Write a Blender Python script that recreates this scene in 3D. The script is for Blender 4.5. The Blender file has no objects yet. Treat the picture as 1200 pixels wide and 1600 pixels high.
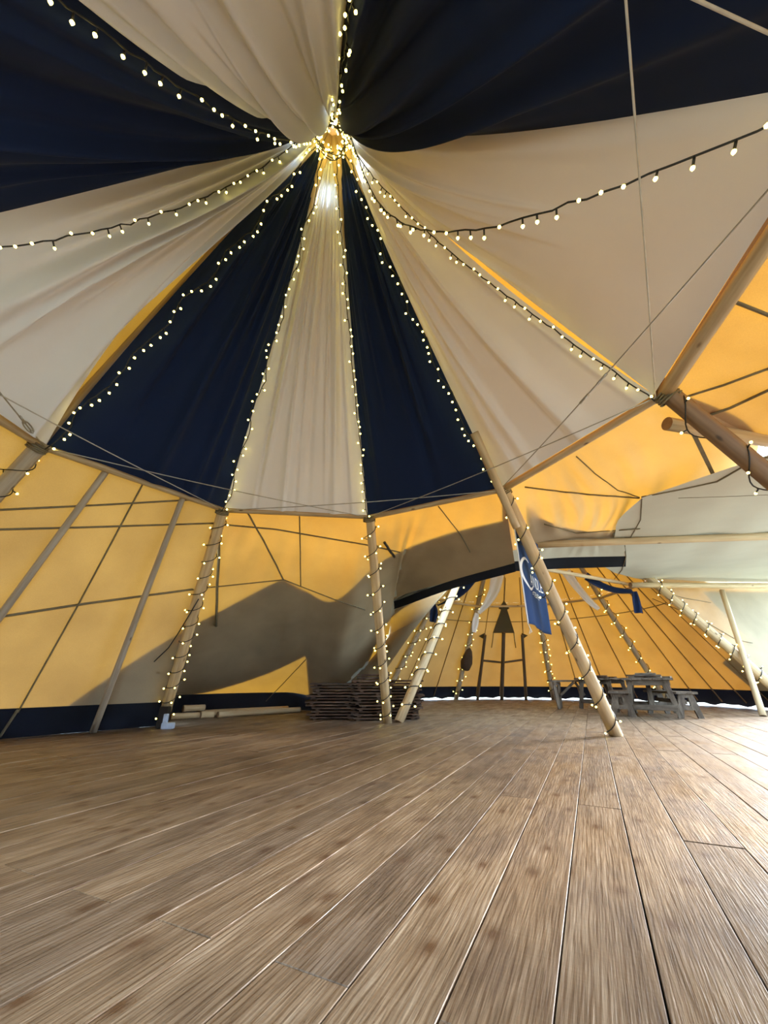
import bpy, bmesh, math, random
from mathutils import Vector, Matrix
from mathutils.bvhtree import BVHTree

random.seed(11)
S = bpy.context.scene
COL = S.collection
PI = math.pi

# ------------------------------------------------------------------ camera, world, light, exposure
H = 0.65
PITCH = math.atan2(260, 625)
cd = bpy.data.cameras.new('camera')
cd.sensor_fit = 'VERTICAL'; cd.sensor_height = 24.0; cd.lens = 625 / 1600 * 24
cd.clip_start = 0.02; cd.clip_end = 300
cam = bpy.data.objects.new('camera', cd); COL.objects.link(cam)
cam.location = (0, 0, H); cam.rotation_euler = (PI / 2 + PITCH, 0, 0)
S.camera = cam
W = bpy.data.worlds.new('overcast_sky'); S.world = W; W.use_nodes = True
bg = W.node_tree.nodes['Background']
bg.inputs['Color'].default_value = (0.57, 0.78, 1.0, 1); bg.inputs['Strength'].default_value = 7.6
sd = bpy.data.lights.new('hazy_sun', 'SUN'); sd.energy = 21.0; sd.angle = math.radians(20); sd.color = (1.0, 0.98, 0.96)
sun = bpy.data.objects.new('hazy_sun', sd); COL.objects.link(sun)
sun.rotation_euler = (0, math.radians(68), math.radians(25))
S.view_settings.view_transform = 'Standard'; S.view_settings.look = 'None'
S.view_settings.gamma = 1.0; S.view_settings.use_curve_mapping = False
S.view_settings.exposure = 0.22
S.cycles.max_bounces = 6; S.cycles.diffuse_bounces = 3; S.cycles.glossy_bounces = 2; S.cycles.transmission_bounces = 4
S.cycles.sample_clamp_indirect = 6.0
S.cycles.adaptive_threshold = 0.07; S.cycles.adaptive_min_samples = 12

# ------------------------------------------------------------------ pixel helpers (1200x1600 frame)
cP, sP = math.cos(PITCH), math.sin(PITCH)
EYE = Vector((0, 0, H))
def ray(px, py):
    u = 800 - py
    return Vector((px - 600, 625 * cP - u * sP, u * cP + 625 * sP))
def at_z(px, py, z):
    d = ray(px, py); return EYE + d * ((z - H) / d.z)
def at_y(px, py, y):
    d = ray(px, py); return EYE + d * (y / d.y)
def proj(p):
    zc = p[1] * cP + (p[2] - H) * sP; yc = -p[1] * sP + (p[2] - H) * cP
    return (600 + 625 * p[0] / zc, 800 - 625 * yc / zc, zc)

# ------------------------------------------------------------------ materials
MATS = {}
def nmat(name):
    m = bpy.data.materials.new(name); m.use_nodes = True; MATS[name] = m
    nt = m.node_tree; nt.nodes.clear()
    return m, nt, nt.nodes.new('ShaderNodeOutputMaterial')
def N(nt, typ, **kw):
    n = nt.nodes.new(typ)
    for k, v in kw.items():
        if k in n.inputs: n.inputs[k].default_value = v
        else: setattr(n, k, v)
    return n
def coords(nt, scale=(1, 1, 1), rand=False):
    tc = N(nt, 'ShaderNodeTexCoord'); mp = N(nt, 'ShaderNodeMapping')
    mp.inputs['Scale'].default_value = scale
    nt.links.new(tc.outputs['Object'], mp.inputs['Vector'])
    if rand:
        oi = N(nt, 'ShaderNodeObjectInfo'); cm = N(nt, 'ShaderNodeVectorMath', operation='SCALE')
        cm.inputs[0].default_value = (37.0, 91.0, 53.0)
        nt.links.new(oi.outputs['Random'], cm.inputs['Scale'])
        nt.links.new(cm.outputs[0], mp.inputs['Location'])
    return mp
def ramp(nt, fac, stops):
    r = N(nt, 'ShaderNodeValToRGB'); e = r.color_ramp.elements
    while len(e) < len(stops): e.new(0.5)
    for q, (p, c) in zip(e, stops): q.position = p; q.color = (*c, 1)
    nt.links.new(fac, r.inputs['Fac']); return r
def cloth(name, refl, trans, t=0.5, weave=260, vary=0.12, sheen=0.0, fold=0.0):
    m, nt, out = nmat(name)
    mp = coords(nt)
    n1 = N(nt, 'ShaderNodeTexNoise', Scale=1.3, Detail=5.0); n2 = N(nt, 'ShaderNodeTexNoise', Scale=float(weave), Detail=2.0)
    for n in (n1, n2): nt.links.new(mp.outputs[0], n.inputs['Vector'])
    def var(col):
        lo = tuple(c * (1 - vary) for c in col); hi = tuple(min(1, c * (1 + vary)) for c in col)
        a = ramp(nt, n1.outputs['Fac'], [(0.3, lo), (0.7, hi)])
        b = ramp(nt, n2.outputs['Fac'], [(0.3, (1 - vary, ) * 3), (0.7, (1, 1, 1))])
        mx = N(nt, 'ShaderNodeMix', data_type='RGBA', blend_type='MULTIPLY'); mx.inputs[0].default_value = 1
        nt.links.new(a.outputs[0], mx.inputs[6]); nt.links.new(b.outputs[0], mx.inputs[7])
        return mx.outputs[2]
    bp = N(nt, 'ShaderNodeBump', Strength=0.15, Distance=0.002)
    nt.links.new(n2.outputs['Fac'], bp.inputs['Height'])
    d = N(nt, 'ShaderNodeBsdfPrincipled', Roughness=0.85)
    d.inputs['Specular IOR Level'].default_value = 0.15
    d.inputs['Sheen Weight'].default_value = sheen
    tr = N(nt, 'ShaderNodeBsdfTranslucent')
    nt.links.new(var(refl), d.inputs['Base Color']); nt.links.new(var(trans), tr.inputs['Color'])
    nt.links.new(bp.outputs[0], d.inputs['Normal'])
    ms = N(nt, 'ShaderNodeMixShader'); ms.inputs[0].default_value = t
    nt.links.new(d.outputs[0], ms.inputs[1]); nt.links.new(tr.outputs[0], ms.inputs[2])
    nt.links.new(ms.outputs[0], out.inputs['Surface'])
    return m
def plain(name, col, rough=0.6, metal=0.0, emit=None, estr=0.0, vary=0.15, scale=12.0):
    m, nt, out = nmat(name)
    b = N(nt, 'ShaderNodeBsdfPrincipled', Roughness=rough, Metallic=metal)
    mp = coords(nt); n = N(nt, 'ShaderNodeTexNoise', Scale=scale, Detail=4.0); nt.links.new(mp.outputs[0], n.inputs['Vector'])
    r = ramp(nt, n.outputs['Fac'], [(0.3, tuple(c * (1 - vary) for c in col)), (0.7, tuple(min(1, c * (1 + vary)) for c in col))])
    nt.links.new(r.outputs[0], b.inputs['Base Color'])
    if emit:
        b.inputs['Emission Color'].default_value = (*emit, 1); b.inputs['Emission Strength'].default_value = estr
    nt.links.new(b.outputs[0], out.inputs['Surface']); return m
def pole_wood(name, lo, hi, knot, rough=0.6):
    m, nt, out = nmat(name)
    mp = coords(nt, (1, 1, 0.06), True); mk = coords(nt, (1.0, 1.0, 0.45), True)
    n = N(nt, 'ShaderNodeTexNoise', Scale=28.0, Detail=5.0); nt.links.new(mp.outputs[0], n.inputs['Vector'])
    r = ramp(nt, n.outputs['Fac'], [(0.3, lo), (0.7, hi)])
    v = N(nt, 'ShaderNodeTexVoronoi', Scale=7.0); nt.links.new(mk.outputs[0], v.inputs['Vector'])
    kr = ramp(nt, v.outputs['Distance'], [(0.06, (1, 1, 1)), (0.13, (0, 0, 0))])
    mx = N(nt, 'ShaderNodeMix', data_type='RGBA'); nt.links.new(kr.outputs[0], mx.inputs[0])
    nt.links.new(r.outputs[0], mx.inputs[6]); mx.inputs[7].default_value = (*knot, 1)
    b = N(nt, 'ShaderNodeBsdfPrincipled', Roughness=rough); nt.links.new(mx.outputs[2], b.inputs['Base Color'])
    bp = N(nt, 'ShaderNodeBump', Strength=0.25, Distance=0.006); nt.links.new(n.outputs['Fac'], bp.inputs['Height'])
    nt.links.new(bp.outputs[0], b.inputs['Normal']); nt.links.new(b.outputs[0], out.inputs['Surface']); return m
def board_wood(name, stops, rough=0.42, dark=0.35, grain=9.0):
    """weathered sawn board: grain along local X, knots, saw marks, per-board tint"""
    m, nt, out = nmat(name); L = nt.links.new
    mg = coords(nt, (0.30, 2.6, 1.0), True)
    n = N(nt, 'ShaderNodeTexNoise', Scale=grain, Detail=8.0, Distortion=0.8); n.inputs['Roughness'].default_value = 0.6
    L(mg.outputs[0], n.inputs['Vector'])
    mh = coords(nt, (0.8, 16.0, 1.0), True)
    nh = N(nt, 'ShaderNodeTexNoise', Scale=grain, Detail=4.0, Distortion=0.3); L(mh.outputs[0], nh.inputs['Vector'])
    mw = coords(nt, (0.30, 1.0, 1.0), True)
    wv = N(nt, 'ShaderNodeTexWave', Scale=17.0, Distortion=7.0, Detail=2.0); wv.bands_direction = 'Y'
    wv.inputs['Detail Scale'].default_value = 0.45
    L(mw.outputs[0], wv.inputs['Vector'])
    base = ramp(nt, n.outputs['Fac'], stops)
    m1 = N(nt, 'ShaderNodeMix', data_type='RGBA', blend_type='MULTIPLY'); m1.inputs[0].default_value = 0.75
    wr = ramp(nt, wv.outputs['Fac'], [(0.0, (0.58, 0.47, 0.38)), (0.4, (1.04, 1.04, 1.04))])
    L(base.outputs[0], m1.inputs[6]); L(wr.outputs[0], m1.inputs[7])
    m1b = N(nt, 'ShaderNodeMix', data_type='RGBA', blend_type='MULTIPLY'); m1b.inputs[0].default_value = 0.6
    fr = ramp(nt, nh.outputs['Fac'], [(0.32, (0.52, 0.46, 0.41)), (0.6, (1.12, 1.12, 1.12))])
    L(m1.outputs[2], m1b.inputs[6]); L(fr.outputs[0], m1b.inputs[7]); m1 = m1b
    # stains and footmarks
    ms_ = coords(nt, (0.8, 1.6, 1.0), True)
    st = N(nt, 'ShaderNodeTexNoise', Scale=2.6, Detail=6.0); L(ms_.outputs[0], st.inputs['Vector'])
    sr = ramp(nt, st.outputs['Fac'], [(0.32, (0.55, 0.48, 0.42)), (0.5, (0.95, 0.93, 0.9)), (0.7, (1.12, 1.1, 1.08))])
    m2 = N(nt, 'ShaderNodeMix', data_type='RGBA', blend_type='MULTIPLY'); m2.inputs[0].default_value = 0.75
    L(m1.outputs[2], m2.inputs[6]); L(sr.outputs[0], m2.inputs[7])
    # knots
    mk = coords(nt, (1.0, 1.7, 1.0), True)
    v = N(nt, 'ShaderNodeTexVoronoi', Scale=2.6, voronoi_dimensions='2D'); v.inputs['Randomness'].default_value = 1.0; L(mk.outputs[0], v.inputs['Vector'])
    kr = ramp(nt, v.outputs['Distance'], [(0.035, (1, 1, 1)), (0.07, (.6, .6, .6)), (0.17, (0, 0, 0))])
    m3 = N(nt, 'ShaderNodeMix', data_type='RGBA'); L(kr.outputs[0], m3.inputs[0]); L(m2.outputs[2], m3.inputs[6])
    m3.inputs[7].default_value = (0.10 * dark / .35, 0.055 * dark / .35, 0.03 * dark / .35, 1)
    # board tint
    oi = N(nt, 'ShaderNodeObjectInfo')
    tr = ramp(nt, oi.outputs['Random'], [(0.0, (0.70, 0.68, 0.68)), (0.35, (0.98, 0.94, 0.88)), (0.7, (0.86, 0.80, 0.73)), (1.0, (1.1, 1.08, 1.02))])
    m4 = N(nt, 'ShaderNodeMix', data_type='RGBA', blend_type='MULTIPLY'); m4.inputs[0].default_value = 1
    L(m3.outputs[2], m4.inputs[6]); L(tr.outputs[0], m4.inputs[7])
    # relief
    mf = coords(nt, (1.0, 24.0, 1.0), True); fn = N(nt, 'ShaderNodeTexNoise', Scale=7.0, Detail=4.0); L(mf.outputs[0], fn.inputs['Vector'])
    msw = coords(nt, (60.0, 5.0, 1.0), True); sw = N(nt, 'ShaderNodeTexNoise', Scale=1.3, Detail=2.0); L(msw.outputs[0], sw.inputs['Vector'])
    ad = N(nt, 'ShaderNodeMath', operation='ADD'); L(fn.outputs['Fac'], ad.inputs[0])
    mu = N(nt, 'ShaderNodeMath', operation='MULTIPLY'); mu.inputs[1].default_value = 0.16; L(sw.outputs['Fac'], mu.inputs[0]); L(mu.outputs[0], ad.inputs[1])
    bp = N(nt, 'ShaderNodeBump', Strength=0.55, Distance=0.005); L(ad.outputs[0], bp.inputs['Height'])
    lw = N(nt, 'ShaderNodeTexNoise', Scale=3.0, Detail=2.0); L(ms_.outputs[0], lw.inputs['Vector'])
    bp2 = N(nt, 'ShaderNodeBump', Strength=0.25, Distance=0.02); L(lw.outputs['Fac'], bp2.inputs['Height']); L(bp.outputs[0], bp2.inputs['Normal'])
    b = N(nt, 'ShaderNodeBsdfPrincipled'); L(m4.outputs[2], b.inputs['Base Color']); L(bp2.outputs[0], b.inputs['Normal'])
    rr = ramp(nt, st.outputs['Fac'], [(0.3, (rough + .16,) * 3), (0.7, (rough - .06,) * 3)]); L(rr.outputs[0], b.inputs['Roughness'])
    L(b.outputs[0], out.inputs['Surface']); return m

M_CANVAS = cloth('tan_canvas', (0.36, 0.29, 0.19), (0.92, 0.355, 0.028), 0.103, 180, 0.14)
M_SHADED = cloth('shaded_tan_canvas', (0.36, 0.29, 0.18), (0.90, 0.36, 0.025), 0.052, 180, 0.12)  # tan canvas copy with transmission cut so the far tipi looks shaded
M_CREAM = cloth('cream_canvas', (0.46, 0.38, 0.28), (0.90, 0.385, 0.04), 0.105, 180, 0.08)
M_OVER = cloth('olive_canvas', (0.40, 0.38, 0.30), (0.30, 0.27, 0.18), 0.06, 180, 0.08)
M_GREY = cloth('grey_canvas', (0.56, 0.55, 0.47), (0.35, 0.34, 0.26), 0.02, 180, 0.06)
M_SOD = cloth('dark_sod_cloth', (0.010, 0.013, 0.020), (0.01, 0.01, 0.02), 0.02, 120, 0.3)
M_IVORY = cloth('ivory_drape', (0.83, 0.85, 0.89), (0.80, 0.77, 0.72), 0.16, 500, 0.03, 0.1)
M_NAVY = cloth('navy_drape', (0.009, 0.019, 0.060), (0.01, 0.02, 0.05), 0.04, 500, 0.05, 0.05)
M_BLUE = cloth('blue_banner_cloth', (0.028, 0.062, 0.17), (0.04, 0.1, 0.3), 0.06, 400, 0.05)
M_STRAP = plain('webbing', (0.17, 0.14, 0.085), 0.9)
M_SEAM = plain('far_seam', (0.20, 0.13, 0.06), 0.9)
M_POLE = pole_wood('pine_pole', (0.42, 0.29, 0.15), (0.62, 0.47, 0.28), (0.16, 0.09, 0.04))
M_POLE2 = pole_wood('weathered_pole', (0.30, 0.24, 0.17), (0.45, 0.38, 0.29), (0.13, 0.09, 0.06))
M_BACKLIT_POLE = pole_wood('backlit_brown_pole', (0.16, 0.085, 0.04), (0.26, 0.15, 0.075), (0.07, 0.04, 0.02))  # backlit look of the right pole put into its wood colour
M_BACKLIT_POST = pole_wood('backlit_dark_post', (0.05, 0.03, 0.015), (0.10, 0.065, 0.035), (0.03, 0.02, 0.01))  # post colour darkened to imitate backlighting from the far wall
M_END = plain('end_grain', (0.24, 0.14, 0.07), 0.8)
M_BOARD = board_wood('floor_board', [(0.25, (0.115, 0.08, 0.052)), (0.5, (0.245, 0.188, 0.132)), (0.75, (0.375, 0.315, 0.245))])
M_OLD = board_wood('old_grey_board', [(0.3, (0.075, 0.055, 0.038)), (0.5, (0.13, 0.103, 0.076)), (0.7, (0.19, 0.158, 0.12))], 0.7, 0.15)
M_STACK = board_wood('dark_stacked_board', [(0.3, (0.045, 0.025, 0.015)), (0.5, (0.085, 0.05, 0.032)), (0.7, (0.15, 0.10, 0.065))], 0.7, 0.1)
M_UNDER = plain('underfloor', (0.03, 0.025, 0.02), 0.95)
M_GROUND = plain('pale_ground', (0.34, 0.36, 0.28), 0.95, scale=1.5)
M_WIRE = plain('black_cable', (0.012, 0.012, 0.012), 0.5)
M_STEEL = plain('steel_cable', (0.42, 0.40, 0.36), 0.4, 0.6)
M_ROPE = plain('white_rope', (0.62, 0.60, 0.54), 0.9)
M_BULB = plain('led_bulb', (0.9, 0.85, 0.6), 0.3, emit=(1.0, 0.78, 0.17), estr=9.0)
M_BULB.cycles.emission_sampling = 'FRONT'
M_PRINT = plain('white_print', (0.78, 0.82, 0.88), 0.8, vary=0.03)
M_PLUG = plain('pale_blue_plastic', (0.42, 0.52, 0.68), 0.35)
M_BLACK = plain('black_plastic', (0.012, 0.013, 0.016), 0.4)
M_BAG = plain('brown_sack', (0.06, 0.035, 0.018), 0.9)

# ------------------------------------------------------------------ object helpers
def link(name, me, mat=None, parent=None):
    o = bpy.data.objects.new(name, me); COL.objects.link(o)
    if mat is not None and me is not None and not me.materials: me.materials.append(mat)
    if parent is not None: o.parent = parent; o.matrix_parent_inverse = parent.matrix_world.inverted() if False else Matrix()
    return o
def tag(o, label=None, cat=None, group=None, kind=None):
    if label: o['label'] = label
    if cat: o['category'] = cat
    if group: o['group'] = group
    if kind: o['kind'] = kind
    return o
def empty(name, loc=(0, 0, 0), rz=0):
    o = bpy.data.objects.new(name, None); COL.objects.link(o); o.location = loc; o.rotation_euler = (0, 0, rz); o.empty_display_size = 0.1
    return o
def mesh(name, vs, fs, smooth=True):
    me = bpy.data.meshes.new(name); me.from_pydata([tuple(v) for v in vs], [], fs); me.update()
    if smooth: me.polygons.foreach_set('use_smooth', [True] * len(me.polygons))
    return me
def grid_mesh(name, G, smooth=True):
    nv, nu = len(G), len(G[0])
    vs = [p for row in G for p in row]
    fs = [(j * nu + i, j * nu + i + 1, (j + 1) * nu + i + 1, (j + 1) * nu + i) for j in range(nv - 1) for i in range(nu - 1)]
    return mesh(name, vs, fs, smooth)
def cat1(pts, t):
    """Catmull-Rom through equally spaced points"""
    n = len(pts) - 1; x = min(max(t, 0), 1) * n; i = min(int(x), n - 1); f = x - i
    p1, p2 = Vector(pts[i]), Vector(pts[i + 1])
    p0 = Vector(pts[i - 1]) if i > 0 else p1 * 2 - p2
    p3 = Vector(pts[i + 2]) if i + 2 <= n else p2 * 2 - p1
    return 0.5 * ((2 * p1) + (p2 - p0) * f + (2 * p0 - 5 * p1 + 4 * p2 - p3) * f * f + (3 * p1 - p0 - 3 * p2 + p3) * f ** 3)
def loft(curves, nu, nv, disp=None):
    G = []
    for j in range(nv + 1):
        row = []
        for i in range(nu + 1):
            u, v = i / nu, j / nv
            row.append(cat1([cat1(c, u) for c in curves], v))
        G.append(row)
    if disp:
        R = [[p.copy() for p in r] for r in G]
        for j in range(nv + 1):
            for i in range(nu + 1):
                a = G[j][min(i + 1, nu)] - G[j][max(i - 1, 0)]; b = G[min(j + 1, nv)][i] - G[max(j - 1, 0)][i]
                n = a.cross(b)
                if n.length > 1e-9: R[j][i] = G[j][i] + n.normalized() * disp(i / nu, j / nv)
        G = R
    return G
def tube_into(vs, fs, path, rad, seg=6, cap=True):
    b0 = len(vs); n = len(path); path = [Vector(p) for p in path]
    rads = rad if isinstance(rad, (list, tuple)) else [rad] * n
    t0 = (path[1] - path[0]).normalized()
    x = t0.orthogonal().normalized()
    for k in range(n):
        t = (path[min(k + 1, n - 1)] - path[max(k - 1, 0)]).normalized()
        x = (x - t * x.dot(t)).normalized(); y = t.cross(x)
        for s in range(seg):
            a = 2 * PI * s / seg
            vs.append(path[k] + (x * math.cos(a) + y * math.sin(a)) * rads[k])
    for k in range(n - 1):
        for s in range(seg):
            s2 = (s + 1) % seg
            fs.append((b0 + k * seg + s, b0 + k * seg + s2, b0 + (k + 1) * seg + s2, b0 + (k + 1) * seg + s))
    if cap:
        fs.append(tuple(b0 + s for s in reversed(range(seg)))); fs.append(tuple(b0 + (n - 1) * seg + s for s in range(seg)))
def tube(name, path, rad, mat, parent=None, seg=6):
    vs, fs = [], []; tube_into(vs, fs, path, rad, seg)
    return link(name, mesh(name, vs, fs), mat, parent)
def log_mesh(name, L, r0, r1, bend=0.0, seg=16, rings=10, mat=None, rnd=None):
    rnd = rnd or random
    vs, fs = [], []
    ph = rnd.random() * 6
    for k in range(rings + 1):
        f = k / rings; r = r0 + (r1 - r0) * f
        off = Vector((math.cos(ph), math.sin(ph), 0)) * bend * math.sin(PI * f)
        wob = 1 + rnd.uniform(-.02, .02)
        for s in range(seg):
            a = 2 * PI * s / seg
            vs.append(Vector((math.cos(a) * r * wob, math.sin(a) * r * wob, L * f)) + off)
    for k in range(rings):
        for s in range(seg):
            s2 = (s + 1) % seg
            fs.append((k * seg + s, k * seg + s2, (k + 1) * seg + s2, (k + 1) * seg + s))
    fs.append(tuple(reversed(range(seg)))); fs.append(tuple(rings * seg + s for s in range(seg)))
    me = mesh(name, vs, fs)
    me.materials.append(mat); me.materials.append(M_END)
    for p in me.polygons[-2:]: p.material_index = 1; p.use_smooth = False
    return me
def log(name, p0, p1, r0, r1=None, mat=None, bend=0.0, parent=None, label=None, cat=None, group=None, kind=None):
    p0, p1 = Vector(p0), Vector(p1); d = p1 - p0
    o = link(name, log_mesh(name, d.length, r0, r1 or r0, bend, mat=mat or M_POLE), None, parent)
    q = d.to_track_quat('Z', 'Y'); o.matrix_basis = Matrix.Translation(p0) @ q.to_matrix().to_4x4()
    return tag(o, label, cat, group, kind)
def box_into(vs, fs, c, s, R=None, bev=0.0):
    """bevelled box (vertical chamfer ring) centre c, size s"""
    b0 = len(vs); c = Vector(c); hx, hy, hz = s[0] / 2, s[1] / 2, s[2] / 2; b = min(bev, hx * .8, hy * .8, hz * .8)
    rings = [(-hz, b), (-hz + b, 0), (hz - b, 0), (hz, b)] if b > 0 else [(-hz, 0), (hz, 0)]
    for z, i in rings:
        for x, y in ((-hx + i, -hy + i), (hx - i, -hy + i), (hx - i, hy - i), (-hx + i, hy - i)):
            p = Vector((x, y, z)); vs.append(c + (R @ p if R else p))
    n = len(rings)
    for k in range(n - 1):
        for q in range(4):
            q2 = (q + 1) % 4
            fs.append((b0 + k * 4 + q, b0 + k * 4 + q2, b0 + (k + 1) * 4 + q2, b0 + (k + 1) * 4 + q))
    fs.append((b0 + 3, b0 + 2, b0 + 1, b0)); fs.append(tuple(b0 + (n - 1) * 4 + q for q in range(4)))
def box(name, c, s, mat, parent=None, R=None, bev=0.004):
    vs, fs = [], []; box_into(vs, fs, (0, 0, 0), s, None, bev)
    o = link(name, mesh(name, vs, fs, False), mat, parent)
    o.matrix_basis = Matrix.Translation(Vector(c)) @ (R.to_4x4() if R else Matrix())
    return o
def beam(name, p0, p1, w, t, mat, parent, up=(0, 0, 1)):
    """rectangular timber from p0 to p1: local X along, w across, t thick (towards up)"""
    p0, p1 = Vector(p0), Vector(p1); x = (p1 - p0); L = x.length; x.normalize()
    u = Vector(up); y = u.cross(x)
    if y.length < 1e-4: y = Vector((0, 1, 0)).cross(x)
    y.normalize(); z = x.cross(y)
    R = Matrix((x, y, z)).transposed()
    return box(name, (p0 + p1) / 2, (L, w, t), mat, parent, R, 0.004)

# ------------------------------------------------------------------ tent geometry
AP = Vector((-0.6, 2.6, 6.66)); ZR = 2.8
NODE = {'H': (-3.40, 1.50), 'E': (-3.32, 3.35), 'A': (-2.15, 4.94), 'B': (-0.22, 5.20), 'C': (1.40, 4.33),
        'D': (2.20, 2.60), 'F': (1.82, 0.74), 'G': (0.16, -0.40), 'I': (-2.00, -0.20)}
ORD = 'HEABCDFGI'
def pole_at(k, z, out=0.0):
    n = Vector((*NODE[k], ZR)); d = n - AP
    p = AP + d * ((AP.z - z) / (AP.z - ZR))
    if out: h = Vector((d.x, d.y, 0)).normalized(); p = p + h * out
    return p
T2 = Vector((3.78, 10.28, 6.66)); R2 = 4.7
def p2_at(ang, z, out=0.0):
    r = R2 * (T2.z - z) / T2.z + out; a = math.radians(ang)
    return Vector((T2.x + r * math.sin(a), T2.y + r * math.cos(a), z))

# ------------------------------------------------------------------ ground and floor
gm = mesh('ground', [(-90, -90, -.16), (90, -90, -.16), (90, 90, -.16), (-90, 90, -.16)], [(0, 1, 2, 3)], False)
tag(link('ground', gm, M_GROUND), kind='structure')
AZ = math.radians(25.6); UD = Vector((math.sin(AZ), math.cos(AZ), 0)); VD = Vector((math.cos(AZ), -math.sin(AZ), 0))
def uv(p): return p[0] * UD.x + p[1] * UD.y, p[0] * VD.x + p[1] * VD.y
hull = []
for k in range(72):
    a = 2 * PI * k / 72
    hull.append((AP.x + 5.25 * math.sin(a), AP.y + 5.25 * math.cos(a)))
    hull.append((T2.x + 5.5 * math.sin(a), T2.y + 5.5 * math.cos(a)))
hull += [(-4.3, 8.2), (-3.4, 9.9), (9.2, 3.5), (9.6, 9.4)]
def convex(ps):
    ps = sorted(ps)
    def half(q):
        h = []
        for p in q:
            while len(h) > 1 and (h[-1][0] - h[-2][0]) * (p[1] - h[-2][1]) - (h[-1][1] - h[-2][1]) * (p[0] - h[-2][0]) <= 0: h.pop()
            h.append(p)
        return h[:-1]
    return half(ps) + half(ps[::-1])
HUV = convex([uv(p) for p in hull])
def urange(v):
    us = []
    for (u0, v0), (u1, v1) in zip(HUV, HUV[1:] + HUV[:1]):
        if (v0 - v) * (v1 - v) <= 0 and v0 != v1: us.append(u0 + (u1 - u0) * (v - v0) / (v1 - v0))
    return (min(us), max(us)) if len(us) > 1 else None
BW, BT, V0 = 0.2147, 0.035, 0.0275
fm = mesh('floor', [UD * u + VD * v + Vector((0, 0, -.10)) for u, v in HUV] + [UD * u + VD * v + Vector((0, 0, -.052)) for u, v in HUV],
          [tuple(range(len(HUV)))[::-1], tuple(len(HUV) + k for k in range(len(HUV)))] +
          [(k, (k + 1) % len(HUV), len(HUV) + (k + 1) % len(HUV), len(HUV) + k) for k in range(len(HUV))], False)
floor = tag(link('floor', fm, M_UNDER), kind='structure', label='weathered wooden plank floor of the tent')
boards = []
vlo = min(v for _, v in HUV); vhi = max(v for _, v in HUV)
n0 = math.floor((V0 - vhi) / BW); n1 = math.ceil((V0 - vlo) / BW)
brnd = random.Random(4)
for n in range(n0, n1):
    vc = V0 - (n + .5) * BW
    r = urange(vc)
    if not r or r[1] - r[0] < .4: continue
    off = (1.10 if n % 2 else 2.90) + (0 if -1 < n < 9 else brnd.choice((0, 0, .55, -.4)))
    k0 = math.floor((r[0] - off) / 3.6)
    u = r[0]; cuts = [r[0]] + [c for c in (off + 3.6 * k for k in range(k0, k0 + 12)) if r[0] + .3 < c < r[1] - .3] + [r[1]]
    for a, b in zip(cuts, cuts[1:]): boards.append((a, b, vc))
def show(bd):
    best = 0
    for f in (0, .15, .3, .5, .7, .85, 1):
        p = UD * (bd[0] + (bd[1] - bd[0]) * f) + VD * bd[2]
        if p.y < .3: continue
        x, y, zc = proj(p)
        if -60 < x < 1260 and y < 1660: best = max(best, (bd[1] - bd[0]) / (zc * zc * zc))
    return best
boards.sort(key=show, reverse=True)
BM = {}
def board_mesh(L):
    if L not in BM:
        vs, fs = [], []; box_into(vs, fs, (0, 0, -BT / 2), (L, BW - .0045, BT), None, .0016)
        BM[L] = mesh('plank', vs, fs, False); BM[L].materials.append(M_BOARD)
    return BM[L]
RB = Matrix((UD, -VD, Vector((0, 0, 1)))).transposed()
sv, sf = [], []
for k, (a, b, v) in enumerate(boards):
    L = round(b - a - .005, 2); c = UD * ((a + b) / 2) + VD * v
    dz = brnd.uniform(-.0015, .0015)
    if k < 300 and show((a, b, v)) > 0:
        o = link('plank', board_mesh(L), None, floor)
        o.matrix_basis = Matrix.Translation(c + Vector((0, 0, dz))) @ RB.to_4x4() @ Matrix.Rotation(brnd.uniform(-.006, .006), 4, 'X')
    else:
        box_into(sv, sf, c + Vector((0, 0, dz - BT / 2)), (L, BW - .0045, BT), RB, .002)
M_FARB = M_BOARD.copy(); M_FARB.name = 'floor_board_far'
for nd in M_FARB.node_tree.nodes:
    if nd.type == 'MAPPING': nd.inputs['Rotation'].default_value = (0, 0, 0)
so = link('far_planks', mesh('far_planks', sv, sf, False), M_BOARD, floor); tag(so, kind='stuff')

# ------------------------------------------------------------------ canvas skins
SK = []   # (vertices, faces) for ray casts
def skin(name, G, mat, parent=None, kind='structure', label=None, cast=True, cat=None):
    me = grid_mesh(name, G); o = link(name, me, mat, parent)
    if parent is None: tag(o, label, cat, None, kind)
    elif label: o['label'] = label
    if cast: SK.append(([v.co.copy() for v in me.vertices], [tuple(p.vertices) for p in me.polygons]))
    return o
def cone_grid(keys, z0, z1, nu, nv, out=0.10, bulge=0.05):
    G = []
    nsec = len(keys) - 1
    for j in range(nv + 1):
        z = z0 + (z1 - z0) * j / nv; row = []
        for i in range(nsec * nu + 1):
            s = min(i // nu, nsec - 1); f = i / nu - s
            p = pole_at(keys[s], z, out).lerp(pole_at(keys[s + 1], z, out), f)
            h = Vector((p.x - AP.x, p.y - AP.y, 0))
            row.append(p + h.normalized() * bulge * math.sin(PI * f) * min(1, h.length))
        G.append(row)
    return G
ring = ORD + 'H'
ceiling = skin('ceiling', cone_grid(ring, 2.86, 6.02, 10, 16), M_CANVAS, label='tan canvas cone of the near tipi above the drapes')
skin('crown_cap', cone_grid(ring, 6.22, 6.75, 6, 5, 0.12), M_CANVAS, ceiling)
wall_left = skin('wall_left', cone_grid('IHEA', 2.92, 0.33, 16, 14, 0.10, 0.06), M_CANVAS, label='sunlit tan canvas wall on the left behind the slanting poles')
skin('hem', cone_grid('IHEA', 0.33, 0.0, 40, 3, 0.10, 0.06), M_SOD, wall_left)
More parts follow.
